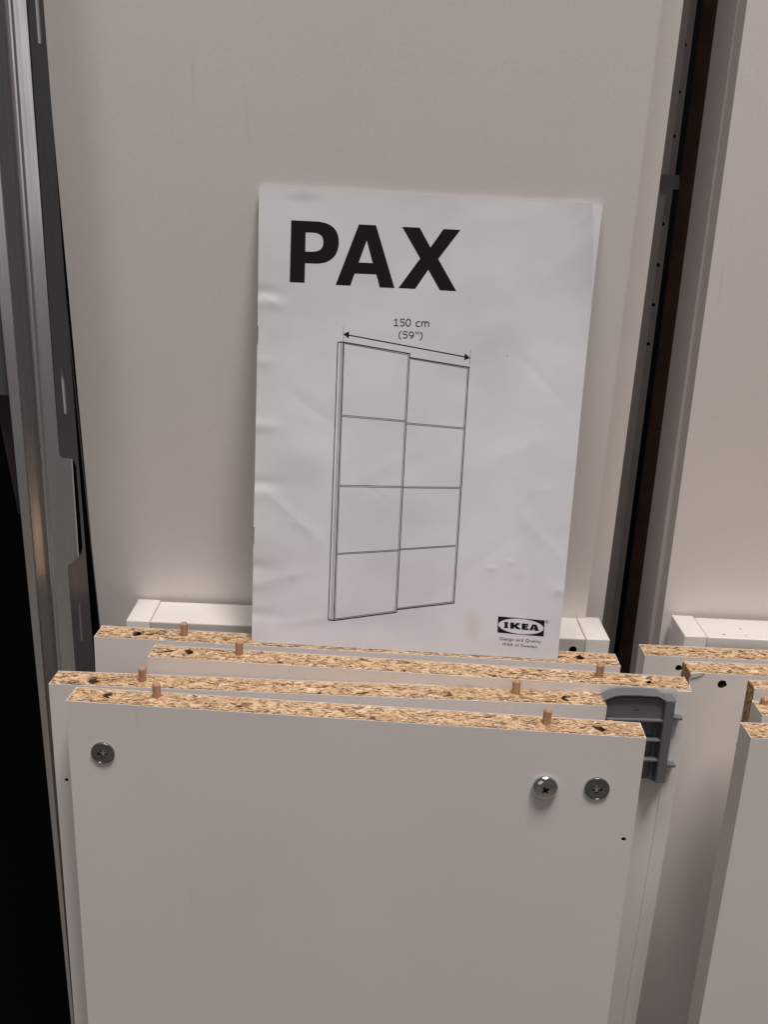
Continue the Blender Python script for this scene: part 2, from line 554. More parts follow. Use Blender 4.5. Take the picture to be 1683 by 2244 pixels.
def build_board(B, name, label, group, seed, top_holes=(), face_holes=(), dowels=(), band_left=True, band_right=True,
                rough_left=False, rough_right=False, density=1.0, dowel_h=0.0098):
    root = empty(name, B.mat)
    tag(root, label, 'board', group)
    w, t, h = B.w, B.t, B.h
    x0 = BANDT if band_left else 0.0
    x1 = w - (BANDT if band_right else 0.0)
    core = mesh_obj('chipboard_core', box_bm((x0, LAM, 0), (x1, t - LAM, h - 0.0005)), [M_CORE, M_HOLE], root)
    front = mesh_obj('front_laminate', box_bm((0, 0, 0), (w, LAM, h)), M_LAM, root)
    mesh_obj('back_laminate', box_bm((0, t - LAM, 0), (w, t, h)), M_LAM, root)
    if band_left: mesh_obj('edge_band', box_bm((0, LAM, 0), (BANDT, t - LAM, h - 0.0001)), M_BAND, root)
    if band_right: mesh_obj('edge_band', box_bm((w - BANDT, LAM, 0), (w, t - LAM, h - 0.0001)), M_BAND, root)
    cuts = []
    hs = []
    for i, (x, y, r) in enumerate(top_holes):
        cuts.append(cyl_cut((x, y, h), r, 0.028, '-z', 0.30, seed * 7 + i))
        hs.append((x, y, r * 1.25))
    for (x, z, r, rg) in face_holes:
        cuts.append(cyl_cut((x, 0, z), r, 0.010, 'y', rg, seed))
    if cuts: carve(core, cuts, M_HOLE)
    if face_holes:
        carve(front, [cyl_cut((x, 0, z), r, 0.010, 'y', rg, seed) for (x, z, r, rg) in face_holes])
    chips(root, w, t, lambda x, y, z: (x, y, h + z), seed, hs, density=density)
    if rough_left:
        chips(root, 0.30, t, lambda x, y, z: (-z, y, h - x), seed + 50, (), density=0.6)
    if rough_right:
        chips(root, 0.30, t, lambda x, y, z: (w + z, y, h - x), seed + 51, (), density=0.6)
    rd = random.Random(seed)
    for (x, y) in dowels:
        r = 0.0025; hh = dowel_h + rd.uniform(-0.0006, 0.0008)
        bm = lathe_bm([(r, -0.02), (r, hh - 0.0012), (r * 0.62, hh), (0, hh + 0.0001)], 20)
        for v in bm.verts:                                      # flutes and a cut that is not quite true
            a = math.atan2(v.co.y, v.co.x); k = 1 + 0.03 * math.sin(a * 7 + seed)
            v.co.x *= k; v.co.y *= k
            if v.co.z > 0.005: v.co.z += v.co.x * 0.12
        d = mesh_obj('dowel', bm, M_WOOD, root, smooth=False)
        d.location = (x, y, h)
        d.rotation_euler = (rd.uniform(-0.04, 0.04), rd.uniform(-0.04, 0.04), rd.uniform(0, 6))
    return root


def corner_board(flpx, frpx, y_fl, dy, lean, t=0.018, tilt=None, edge=None):
    """Board whose top front edge runs between two sighted corners, y_fl in front; tilt so its left edge passes 'edge'."""
    FL = at_y(*flpx, y_fl); FR = at_y(*frpx, y_fl + dy)
    d = FR - FL
    tl = math.atan2(d.z, math.hypot(d.x, d.y))
    return Board(FL, d, lean, tl if tilt is None else tilt, d.length, t)


G_LEFT = 'white chipboard boards stacked in front of the booklet'
G_RIGHT = 'white chipboard boards stacked at the right'
LEAN = math.radians(2.6)

bA = corner_board((142.7, 1536), (1417.5, 1618.3), 0.4949, -0.0158, LEAN)
bB = corner_board((105.4, 1498.8), (1331, 1547), 0.5163, 0.0006, LEAN)
bC = corner_board((323.5, 1439), (1517.5, 1512), 0.5374, -0.0043, LEAN)
bD = corner_board((204.9, 1395), (1360.8, 1459.5), 0.5604, -0.0047, LEAN)


def th(B, pts, r=0.0037):
    out = []
    for p in pts:
        q = B.on_top(*p); out.append((q.x, q.y, r))
    return out


def dw(B, pts):
    out = []
    for p in pts:
        q = B.on_top(p[0], p[1] - 5); out.append((q.x, q.y))
    return out


def fh(B, pts):
    out = []
    for (x, y, r, rg) in pts:
        q = B.on_front(x, y); out.append((q.x, q.z, r, rg))
    return out


rootA = build_board(bA, 'white_board', 'frontmost white board with three screw heads in its face', G_LEFT, 11,
                    th(bA, [(233.8, 1524), (1315.6, 1596.6)]), fh(bA, [(1367.3, 1839, 0.0014, 0.06)]),
                    dw(bA, [(343.4, 1533), (1197.5, 1590.6)]))
rootB = build_board(bB, 'white_board', 'white board directly behind the screwed board, poking out past its left edge', G_LEFT, 12,
                    th(bB, [(203, 1491.6), (1243.3, 1529.7)]), fh(bB, [(145, 1709, 0.0013, 0.05)]),
                    dw(bB, [(311.2, 1497), (1130.4, 1523.6)]), band_right=False, rough_right=True)
rootC = build_board(bC, 'white_board', 'white board behind the grey plastic bracket, reaching furthest right of its stack', G_LEFT, 13,
                    th(bC, [(414.6, 1428.3), (1422.6, 1492)]), (),
                    dw(bC, [(523.9, 1438.4), (1314, 1486.6)]))
rootD = build_board(bD, 'white_board', 'rearmost white board of the stack, on whose chipboard edge the booklet stands', G_LEFT, 14,
                    th(bD, [(300.7, 1387.8), (1269, 1439.3)]), (),
                    dw(bD, [(403, 1396.5)]))

# seam strip on the face of the bracket board
q0 = bC.on_front(1452, 1719); q1 = bC.on_front(1485, 1512)
bm = plate_bm([[(q1.x, bC.h - 0.001), (bC.w - 0.0003, bC.h - 0.001), (bC.w - 0.0003, 0.01), (q1.x + (q0.x - q1.x) * 0.9, 0.01)]],
              0.0005, lambda x, z, k: (x, -k, z))
mesh_obj('edge_strip', bm, M_LAM, rootC)


# screws in the front board
def cross_cut(r, depth, rot, zc):
    out = []
    for k in range(2):
        bm = bmesh.new()
        w0, w1 = r * 0.13, r * 0.07
        l0, l1 = r * 0.46, r * 0.12
        vs = []
        for (l, wd, z) in ((l0, w0, zc + 0.0008), (l1, w1, zc - depth)):
            for sx, sy in ((-1, -1), (1, -1), (1, 1), (-1, 1)):
                a = rot + k * math.pi / 2
                x, y = sx * l, sy * wd
                vs.append(bm.verts.new((x * math.cos(a) - y * math.sin(a), x * math.sin(a) + y * math.cos(a), z)))
        bm.faces.new(vs[0:4]); bm.faces.new(vs[4:8])
        for i in range(4):
            j = (i + 1) % 4
            bm.faces.new((vs[i], vs[j], vs[4 + j], vs[4 + i]))
        bmesh.ops.recalc_face_normals(bm, faces=bm.faces)
        out.append(bm)
    return out


def screw(px, py, rpx, dome, rot, tiltx=0.0, tilty=0.0):
    q = bA.on_front(px, py)
    wp = bA.mat @ q
    r = rpx * (wp - CAM).dot(FWD) / FPX
    if dome:
        prof = [(r * 0.35, -0.012), (r * 0.35, 0.0004), (r * 0.97, 0.0005), (r, 0.0012)]
        for k in range(1, 9):
            a = k / 8 * math.pi / 2
            prof.append((r * math.cos(a) if k < 8 else 0, 0.0012 + 0.0034 * math.sin(a)))
        top = 0.0045; mt = M_CHROME
    else:
        prof = [(r * 0.5, -0.003), (r, -0.0002), (r, 0.0008), (r * 0.975, 0.0012), (r * 0.93, 0.0013), (r * 0.87, 0.00085), (r * 0.8, 0.0008), (r * 0.4, 0.0011), (0, 0.0012)]
        top = 0.0011; mt = M_ZINC
    bm = lathe_bm(prof, 48)
    s = mesh_obj('screw', bm, mt, rootA)
    carve(s, cross_cut(r * (0.8 if dome else 1), 0.0036, rot, top), M_STEEL if dome else M_RECESS)
    if dome:
        for p in s.data.polygons: p.use_smooth = True
        s.data.set_sharp_from_angle(angle=math.radians(35))
    s.location = q
    s.rotation_euler = (math.radians(90) + tiltx, tilty, 0)
    s['label'] = 'domed bright screw head standing proud of the board' if dome else 'flat dark cross-head screw'
    return s


screw(225.0, 1649.3, 26.2, False, 0.10, 0.03, -0.03)
screw(1194.5, 1723.5, 28.5, True, 0.6)
screw(1308.5, 1727.4, 27.6, False, 0.02, 0.03, 0.0)

# ------------------------------------------------------------------ grey plastic bracket on the third board
def lb(X, Y, off):
    """close-up sighting -> point on the plane 'off' in front of the bracket board's face"""
    return bC.on_front(1300 + X / 6.9125, 1480 + Y / 6.9125, -off)


brk = empty('plastic_bracket', bC.mat)
tag(brk, 'dark grey ribbed plastic bracket with two pins, at the end of a white board', 'bracket')


def front_plate(pts, off, thick, name, mat=M_GREY, bevel=0.0):
    P = [lb(x, y, off) for x, y in pts]
    bm = plate_bm([[(p.x, p.z) for p in P]], thick, lambda x, z, k: (x, -off + k, z))
    if bevel:
        es = [e for e in bm.edges if e.calc_face_angle(0) > 0.5]
        bmesh.ops.bevel(bm, geom=es, offset=bevel, segments=2, affect='EDGES')
    return mesh_obj(name, bm, mat, brk)


DEP = 0.013
front_plate([(60, 420), (240, 348), (330, 325), (430, 318), (1000, 332), (1120, 388), (1255, 400), (1085, 1632), (950, 1622), (830, 1562), (60, 1540)],
            0.0050, 0.0045, 'back_plate')
front_plate([(60, 460), (240, 375), (330, 345), (430, 330), (700, 330), (985, 345), (1090, 398), (1258, 402), (1215, 690), (1062, 698), (230, 625), (60, 620)],
            0.0085, 0.0022, 'upper_panel', bevel=0.0004)
# top lip, bent over the panel
lip = [(60, 432), (240, 345), (330, 312), (430, 298), (700, 300), (1000, 318), (1115, 385), (1262, 388)]
lipb = [(x, y + 16) for x, y in lip]
P = [lb(x, y, 0.0105) for x, y in lip] + [lb(x, y, 0.0105) for x, y in reversed(lipb)]
mesh_obj('top_lip', plate_bm([[(p.x, p.z) for p in P]], 0.0095, lambda x, z, k: (x, -0.0105 + k, z)), M_GREY, brk)
front_plate([(1112, 392), (1258, 402), (1087, 1635), (950, 1625)], DEP * 0.9, 0.0095, 'side_rail', bevel=0.0004)
for (pts) in ([(215, 665), (1070, 690), (1066, 712), (215, 687)], [(640, 975), (1024, 990), (1022, 1010), (640, 996)],
              [(620, 1275), (988, 1288), (986, 1308), (620, 1296)]):
    P = [lb(x, y, DEP * 0.85) for x, y in pts]
    mesh_obj('rib', plate_bm([[(p.x, p.z) for p in P]], 0.0090, lambda x, z, k: (x, -DEP * 0.85 + k, z)), M_GREY, brk)
for (pts) in ([(1225, 640), (1362, 658), (1354, 684), (1222, 684)], [(1125, 1358), (1255, 1366), (1250, 1396), (1122, 1396)]):
    P = [lb(x, y, 0.006) for x, y in pts]
    mesh_obj('pin', plate_bm([[(p.x, p.z) for p in P]], 0.0055, lambda x, z, k: (x, -0.006 + k, z)), M_GREY, brk)
front_plate([(940, 722), (952, 722), (870, 1575), (850, 1565)], 0.0075, 0.0050, 'upright_web')
for pts in ([(655, 478), (700, 478), (700, 484), (655, 484)], [(638, 503), (708, 503), (706, 511), (638, 511)]):
    front_plate(pts, 0.0088, 0.0003, 'moulded_mark')

# ------------------------------------------------------------------ white shallow frames standing on end
def frame_thing(B, label, joint_left, joint_right, hole=None):
    root = empty('shallow_frame', B.mat)
    tag(root, label, 'frame', 'white frames standing behind the boards')
    w, t, h = B.w, B.t, B.h
    gap = 0.0004
    xl, xr = joint_left, (joint_right if joint_right else w)
    top = mesh_obj('top_rail', box_bm((xl + gap, 0.0002, h - 0.016), (xr - gap, t - 0.0025, h - 0.0002), 0.0009), M_FOIL, root, True)
    top.data.set_sharp_from_angle(angle=math.radians(50))
    if hole:
        carve(top, [cyl_cut((hole[0], 0, hole[1]), 0.0028, 0.02, 'y', 0.03, 3, before=0.004)], M_SHADE)
        for p in top.data.polygons: p.use_smooth = False
    sides = [(0, xl)] + ([(xr, w)] if joint_right else [])
    for a, b in sides:
        sr = mesh_obj('side_rail', box_bm((a, 0, 0), (b, t, h), 0.0009), M_FOIL, root, True)
        sr.data.set_sharp_from_angle(angle=math.radians(50))
    mesh_obj('back_panel', box_bm((xl + gap, t - 0.010, 0.01), (xr - gap, t - 0.006, h - 0.0165)), M_FOIL, root)
    return root


bE = corner_board((274.7, 1359.6), (1338, 1402), 0.6078, 0.006, math.radians(1.0), 0.0377)
jl = bE.on_top(327, 1361).x; jr = bE.on_top(1285, 1398.6).x
hl = bE.on_front(1256, 1424)
frame_thing(bE, 'white shallow frame standing behind the booklet, its two corner ends showing', jl, jr, (hl.x, hl.z))

Z2 = CAM.z - 0.325
e2 = at_plane(1502, 1393.6, Vector((0, 0, Z2)), Vector((0, 0, 1)))
bE2 = Board(e2, Vector((1, 0.0, 0)), math.radians(1.0), 0.0, 0.352, 0.0377)
rE2 = frame_thing(bE2, 'white shallow frame with scuffed top rail at the right edge of the picture', bE2.on_top(1550, 1393.6).x, bE2.w - 0.0157)
for i, (px, py, sz) in enumerate(((1624, 1378, 0.0006), (1587, 1390, 0.0009), (1637, 1392.6, 0.0005))):
    q = bE2.on_top(px, py)
    bm = lathe_bm([(sz, 0), (sz * 0.6, 0.00025), (0, 0.0003)], 9)
    for v in bm.verts: v.co.x *= 2.0; v.co.y *= 0.7
    o = mesh_obj('scuff', bm, M_GREY, rE2); o.location = (q.x, q.y, bE2.h - 0.0002); o.rotation_euler.z = -0.2 + 0.3 * i


# ------------------------------------------------------------------ boards of the right-hand stack
def right_board(fl, z, yaw=0.0, w=0.35, t=0.018, lean=LEAN):
    p = at_plane(*fl, Vector((0, 0, CAM.z + z)), Vector((0, 0, 1)))
    return Board(p, Vector((math.cos(yaw), math.sin(yaw), 0)), lean, 0.0, w, t)


bM = right_board((1414.6, 1435.7), -0.318)
bN = right_board((1514, 1474.4), -0.312)
bP = right_board((1647, 1617), -0.305)
bQ = right_board((1672, 1567), -0.305, w=0.30)
bO = right_board((1655, 1509), -0.300, t=0.012, w=0.30)
build_board(bM, 'white_board', 'white board with half hidden hole, just in front of the scuffed frame', G_RIGHT, 21,
            (), fh(bM, [(1488, 1464, 0.0024, 0.03)]))
rootN = build_board(bN, 'white_board', 'white board with chipped top left corner and a round hole in its face', G_RIGHT, 22,
                    (), fh(bN, [(1583.5, 1499.7, 0.0031, 0.09)]), band_left=False, rough_left=True)
build_board(bP, 'white_board', 'nearest white board at the bottom right, cut off by the picture edge', G_RIGHT, 23)
rootQ = build_board(bQ, 'white_board', 'white board with a dowel stub in its top, just behind the nearest right board', G_RIGHT, 24,
                    dowels=[(bQ.on_top(1676, 1543).x, bQ.on_top(1676, 1543).y)], dowel_h=0.0045)
build_board(bO, 'white_board', 'thin board with bare chipboard end, just in front of the board with chipped corner', G_RIGHT, 25,
            band_left=False, rough_left=True)
# torn laminate at the chipped corner
pts = [(1514.6, 1475.2), (1546, 1472.6), (1538, 1478), (1528, 1482.5), (1515, 1485)]
P = [bN.on_front(*p) for p in pts]
mesh_obj('torn_flake', plate_bm([[(p.x, p.z) for p in P]], 0.0007, lambda x, z, k: (x, -k, z)), M_FOIL, rootN)


# ------------------------------------------------------------------ tall panels and slabs
def lerp_line(a, b, z):
    k = (z - a.z) / (b.z - a.z)
    return a + (b - a) * k


def slab(name, plane_p, plane_n, left, right, z0, z1, t, mat, parent=None, width=None, holes=None):
    """Upright slab on a plane: side edges through sighted points, thickness t behind the plane."""
    n = plane_n.normalized()
    if n.y < 0: n = -n
    L = [at_plane(*p, plane_p, n) for p in left] if left else None
    R = [at_plane(*p, plane_p, n) for p in right] if right else None
    ex = Vector((0, 0, 1)).cross(n) * -1
    if L and not R: R = [p + ex * width for p in L]
    if R and not L: L = [p - ex * width for p in R]
    c = [lerp_line(L[0], L[1], z0), lerp_line(R[0], R[1], z0), lerp_line(R[0], R[1], z1), lerp_line(L[0], L[1], z1)]
    org = c[0].copy()
    bm = bmesh.new()
    A = [bm.verts.new(p - org) for p in c]
    B = [bm.verts.new(p + n * t - org) for p in c]
    bm.faces.new(A); bm.faces.new(list(reversed(B)))
    for i in range(4):
        j = (i + 1) % 4
        bm.faces.new((A[i], B[i], B[j], A[j]))
    bmesh.ops.recalc_face_normals(bm, faces=bm.faces)
    o = mesh_obj(name, bm, mat, parent)
    o.location = org
    return o


def lean_plane(y_at, z_at, deg, yaw=0.0):
    a = math.radians(deg); yw = math.radians(yaw)
    nv = Vector((-math.sin(yw), math.cos(yw), 0))
    return Vector((0, y_at, z_at)), nv * math.cos(a) - Vector((0, 0, 1)) * math.sin(a)


ZT = CAM.z - 0.314
pF, nF = lean_plane(0.6480, ZT, -1.9, 0.0)
G_TALL = 'tall white panels standing at the back'
tag(slab('tall_panel', pF, nF, [(99.5, 100), (210, 1300)], [(1452, 0), (1290.6, 1300)], 0.0, 2.05, 0.016, M_LAM),
    'tall white panel the booklet leans against', 'panel', G_TALL)
pF2 = pF + nF * 0.028
f2 = slab('tall_panel', pF2, nF, [(112, 100), (222, 1300)], [(1499, 0), (1328.5, 1300)], 0.0, 2.07, 0.016, M_LAM)
tag(f2, 'tall white panel showing as a narrow strip right of the one behind the booklet', 'panel', G_TALL)
# panels deeper in the gap
pG, nG = pF + nF * 0.170, nF
g1 = slab('shaded_panel', pG, nG, None, [(1515, 0), (1347.5, 1300)], 0.0, 2.0, 0.016, M_LAM, width=0.30)
tag(g1, 'shaded plain panel directly in front of the drilled one in the gap', 'panel', 'shaded panels deep in the gap')
g2 = slab('drilled_panel', pG + nG * 0.017, nG, None, [(1529, 0), (1362, 1300)], 0.0, 2.0, 0.016, M_LAM, width=0.30)
carve(g2, [cyl_cut(at_plane(px + 2.5, py, pG + nG * 0.017, nG) - g2.location, 0.0016, 0.010, 'y', 0.02, 5, 16, 0.006)
           for px, py in ((1499, 98), (1486.5, 201.6), (1475, 299), (1451, 490.5), (1440, 580.7), (1430, 668), (1419, 753.6))], M_SHADE)
tag(g2, 'shaded panel with a row of small drilled holes, deep in the gap', 'panel', 'shaded panels deep in the gap')
# clip across the drilled panel
pc = pG - nG * 0.004
bm = plate_bm([[(0, 0), (1, 0), (1, 1), (0, 1)]], 0.0035,
              lambda x, y, k: at_plane(1450 + 40 * x - 0 * y, 384 + 31 * y, pc, nG) + nG * k)
clip = mesh_obj('clip', bm, M_CLIP)
tag(clip, 'small grey clip bridging the edge of the drilled panel', 'clip')
br = slab('hardboard_panel', pF + nF * 0.235, nF, [(1544, 0), (1376, 1300)], [(1590, 0), (1420, 1300)], 0.0, 2.0, 0.004, M_BROWN)
tag(br, 'brown hardboard sheet at the back of the dark gap', 'panel')
for i, (px, py, r) in enumerate(((1493, 588, 0.0024), (1445, 945, 0.0030), (1408, 925, 0.0018), (1389, 1371, 0.0022), (1386, 1330, 0.0015))):
    p = at_plane(px, py, pF + nF * 0.228, nF)
    bm = bmesh.new(); bmesh.ops.create_icosphere(bm, subdivisions=2, radius=r)
    for v in bm.verts: v.co *= 1 + 0.5 * noise.noise(v.co * 700 + Vector((i, 0, 0)))
    o = mesh_obj('glue_lump', bm, M_BROWN, br); o.location = p - br.location

pH, nH = lean_plane(bE2.FL.y + 0.0405, Z2, -0.8, 0.0)
G_R = 'tall white panels standing at the right'
tag(slab('tall_panel', pH, nH, [(1639, 0), (1460, 1300)], None, 0.0, 2.05, 0.016, M_LAM, width=0.37),
    'tall white panel behind the scuffed frame at the right edge', 'panel', G_R)
tag(slab('tall_panel', pH + nH * 0.0163, nH, [(1618, 0), (1437, 1300)], None, 0.0, 2.05, 0.016, M_LAM, width=0.37),
    'tall white panel showing as a pale strip left of the right-hand panel', 'panel', G_R)
tag(slab('tall_panel', pH + nH * 0.0330, nH, [(1604, 0), (1426, 1300)], None, 0.0, 2.05, 0.030, M_LAM, width=0.37),
    'tall panel edge shaded grey beside the dark gap, rearmost of the right panels', 'panel', G_R)

# ------------------------------------------------------------------ metal rails at the left
YJ = 0.606
Y1 = Vector((0, 1, 0))


def rail_root(label, px):
    r = empty('metal_rail', Matrix.Translation(at_y(px, 1450, YJ)))
    r.location.z = 0.0
    tag(r, label, 'rail')
    bpy.context.view_layer.update()
    return r


def reparent(o, root):
    o.parent = root
    o.location = o.location - root.location
    return o


def yaw_plane(px, py, y, yaw):
    """upright plane through a sighted point, turned to face right by yaw degrees"""
    return at_y(px, py, y), Vector((-math.sin(math.radians(yaw)), math.cos(math.radians(yaw)), 0))


rail = rail_root('bright aluminium rail with slotted and notched steel side coloured dark for shade, beside the tall panel', 100)
reparent(slab('front_flange', Vector((0, YJ, 0)), Y1, [(17, 0), (126.6, 1470)], [(86, 0), (187, 1470)], 0.0, 2.1, 0.0022, M_ALU), rail)
reparent(slab('flange_lip', Vector((0, YJ - 0.0022, 0)), Y1, [(17, 0), (126.6, 1470)], [(21, 0), (129.8, 1470)], 0.0, 2.1, 0.0022, M_ALU), rail)

# notched, slotted web in front of the flange, turned to face right
KYAW = 35.0
kq, kn = yaw_plane(112, 700, YJ - 0.0095, KYAW)
ka = at_plane(64, 0, kq, kn); kb = at_plane(168, 1470, kq, kn)
kback = Vector((math.cos(math.radians(KYAW)), math.sin(math.radians(KYAW)), 0))
kup = Vector((0, 0, 1))


def kp(px, py):
    p = at_plane(px, py, kq, kn) - kb
    return (p.dot(kback), p.dot(kup))


def kline(a, b, z):
    (x0, z0_), (x1, z1_) = kp(*a), kp(*b)
    return (x0 + (x1 - x0) * (z - z0_) / (z1_ - z0_), z)


zt, zb = 2.1 - kb.z, -kb.z
notch_px = [(130.3, 994), (131.5, 1000), (136, 1004), (150, 1004), (157, 1006), (163, 1012), (167, 1022), (172, 1080), (177, 1145), (181, 1198),
            (179.5, 1210), (175, 1221), (167, 1230), (158, 1235), (152, 1239), (149.6, 1248)]
notch = [kp(*p) for p in notch_px]
KL, KR = ((64, 0), (168, 1470)), ((94, 0), (207, 1470))
outer = [kline(*KL, zt)] + notch + [kline(*KL, zb), kline(*KR, zb), kline(*KR, zt)]


def slot(a, b, c, d):
    """rounded slot: top-left, top-right, bottom-right, bottom-left sightings"""
    a, b, c, d = (Vector(kp(*q)) for q in (a, b, c, d))
    out = []
    for (p, q, s) in ((a, b, 1), (c, d, -1)):
        mid = (p + q) / 2; r = (q - p).length / 2
        for k in range(7):
            th_ = math.pi * (1 - k / 6) if s == 1 else -math.pi * k / 6
            out.append((mid.x + r * math.cos(th_), mid.y + r * math.sin(th_)))
    return out


slots = [slot((75.5, 0), (86.5, 0), (91.3, 91), (82.2, 91)), slot((131.5, 808), (139.7, 808), (147.6, 904), (140, 904)),
         slot((171, 1324), (178, 1324), (183, 1402), (176.5, 1402))]
up_, dx_ = 0.05, (kp(75.5, -100)[0] - kp(75.5, 0)[0])
slots[0] = [(x + (kline((75.5, 0), (82.2, 91), y + up_)[0] - kline((75.5, 0), (82.2, 91), y)[0] if i < 7 else 0), y + (up_ if i < 7 else 0))
            for i, (x, y) in enumerate(slots[0])]
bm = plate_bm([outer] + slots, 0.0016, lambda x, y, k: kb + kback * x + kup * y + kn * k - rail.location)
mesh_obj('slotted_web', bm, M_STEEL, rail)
# pale strips added behind the upper slots to brighten them
for (a, b) in (((70, -120), (96, 110)), ((127, 795), (152, 918))):
    x0, z1_ = kp(*a); x1, z0_ = kp(*b)
    bm = plate_bm([[(x0, z0_), (x1, z0_), (x1, z1_), (x0, z1_)]] if False else
                  [[kline((a[0], a[1]), (a[0] + (b[1] - a[1]) * 0.075, b[1]), z0_), kline((b[0] - (b[1] - a[1]) * 0.075, a[1]), b, z0_),
                    kline((b[0] - (b[1] - a[1]) * 0.075, a[1]), b, z1_), kline((a[0], a[1]), (a[0] + (b[1] - a[1]) * 0.075, b[1]), z1_)]],
                  0.001, lambda x, y, k: kb + kback * x + kup * y + kn * (0.0026 + k) - rail.location)
    mesh_obj('slot_brightener', bm, M_SATIN, rail)
# thin rib in the dark gap beside the tall panel
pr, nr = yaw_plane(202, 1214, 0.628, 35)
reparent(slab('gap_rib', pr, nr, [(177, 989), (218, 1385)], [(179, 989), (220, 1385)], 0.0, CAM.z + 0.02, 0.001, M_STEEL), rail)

# second rail further left, polished channel
rail2 = rail_root('leftmost metal rail with dark polished side, cut off by the picture edge', 60)
YJ2 = 0.600
reparent(slab('front_flange', Vector((0, YJ2, 0)), Y1, [(4, 715), (80, 1483)], [(27, 700), (95, 1483)], 0.1, 2.1, 0.0025, M_ALU), rail2)
pk2, nk2 = yaw_plane(27, 700, YJ2 + 0.0027, 40)
reparent(slab('side_web', pk2, nk2, [(27, 700), (95, 1483)], [(74, 700), (137, 1483)], 0.0, 2.1, 0.0015, M_POLISH), rail2)

# dark board leaning sideways behind the leftmost rail, and the plate above it
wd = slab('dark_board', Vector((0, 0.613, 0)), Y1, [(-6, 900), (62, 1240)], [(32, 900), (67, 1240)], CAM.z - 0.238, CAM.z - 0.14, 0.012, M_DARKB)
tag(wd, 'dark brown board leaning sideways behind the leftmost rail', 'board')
gp = slab('grey_plate', Vector((0, 0.6045, 0)), Y1, [(-60, 700), (-41, 905)], [(14, 700), (33, 905)], CAM.z - 0.152, CAM.z - 0.03, 0.003, M_GREEN)
tag(gp, 'grey green plate at the far left edge above the dark board', 'plate')

blk = slab('shade_sheet', Vector((0, 0.70, 0)), Y1, [(-900, 700), (-900, 2244)], [(150, 700), (230, 2244)], 0.0, 1.6, 0.01, M_SHADE)  # sheet added to cover the floor and stand in for deep shade
tag(blk, 'added black sheet standing in for the deep shade in the lower left corner behind the metal rails', 'panel')

# ------------------------------------------------------------------ the booklet
BLc = at_plane(551, 1408, bD.FL, bD.up) + Vector((0, 0, 0.0003))
BRc = at_plane(1222, 1447, bD.FL, bD.up) + Vector((0, 0, 0.0003))
pK = pF - nF * 0.0030
TLc = at_plane(567, 409, pK, nF)
TRc = at_plane(1322, 448.5, pK, nF)
HW, HH = 210.0, 297.0
src = [(567, 409), (1322, 448.5), (1222, 1447), (551, 1408)]
dst = [(0, 0), (HW, 0), (HW, HH), (0, HH)]
Am, bv = [], []
for (x, y), (u, v) in zip(src, dst):
    Am.append([x, y, 1, 0, 0, 0, -u * x, -u * y]); bv.append(u)
    Am.append([0, 0, 0, x, y, 1, -v * x, -v * y]); bv.append(v)
Hm = np.append(np.linalg.solve(np.array(Am), np.array(bv)), 1).reshape(3, 3)


def project(p):
    d = p - CAM
    z = d.dot(FWD)
    return PW / 2 + FPX * d.dot(RIGHT) / z, PH / 2 + FPX * d.dot(DOWN) / z


def uv(px, py):
    """page position (mm) seen at a sighting: the projective guess, refined on the real, gently bellied sheet"""
    q = Hm @ np.array([px, py, 1.0])
    u, v = q[0] / q[2], q[1] / q[2]
    for _ in range(4):
        x, y = project(page(u, v)); xu, yu = project(page(u + 0.5, v)); xv, yv = project(page(u, v + 0.5))
        a, b, c, d = (xu - x) * 2, (xv - x) * 2, (yu - y) * 2, (yv - y) * 2
        det = a * d - b * c
        ex, ey = px - x, py - y
        u += (d * ex - b * ey) / det; v += (a * ey - c * ex) / det
    return (u, v)


PNORM = (TRc - TLc).cross(BLc - TLc).normalized()
if PNORM.y > 0: PNORM = -PNORM
DENTS = [(0, 66, 13, 4, -0.75), (0, 72, 12, 4, 0.4), (0, 110, 10, 4, 0.4), (0, 152, 14, 4, 0.7), (0, 190, 16, 4, -0.75), (0, 197, 14, 5, 0.4), (0, 246, 12, 4, -0.6), (0, 258, 18, 5, 0.45), (0, 278, 14, 4, -0.7), (4, 225, 20, 22, 0.8),
         (60, 282, 40, 8, -0.5), (34, 170, 16, 10, 0.5), (210, 251, 10, 4, 0.4), (160, 238, 3, 1.2, 0.35), (172, 233, 2.4, 1.0, 0.3)]


CREASES = [(2, 190, 46, 228, 7, 0.35), (0, 66, 14, 74, 6, 0.4), (20, 128, 52, 150, 9, -0.3), (0, 258, 40, 246, 7, 0.3),
           (18, 284, 60, 276, 6, 0.3), (166, 96, 204, 132, 6, -0.18), (150, 170, 190, 150, 10, 0.28), (168, 60, 206, 20, 14, 0.26),
           (120, 262, 176, 214, 9, -0.25), (60, 190, 110, 160, 10, 0.22), (175, 200, 208, 230, 8, 0.25)]


_rc = random.Random(4)
for _k in range(16):                                              # fine handling creases
    _u, _v, _a, _l = _rc.uniform(4, 200), _rc.uniform(12, 285), _rc.uniform(-1.2, 1.2), _rc.uniform(10, 34)
    CREASES.append((_u, _v, min(208, _u + _l * math.cos(_a)), _v + _l * math.sin(_a), _rc.uniform(2.0, 3.6), _rc.choice((-1, 1)) * _rc.uniform(0.06, 0.13)))


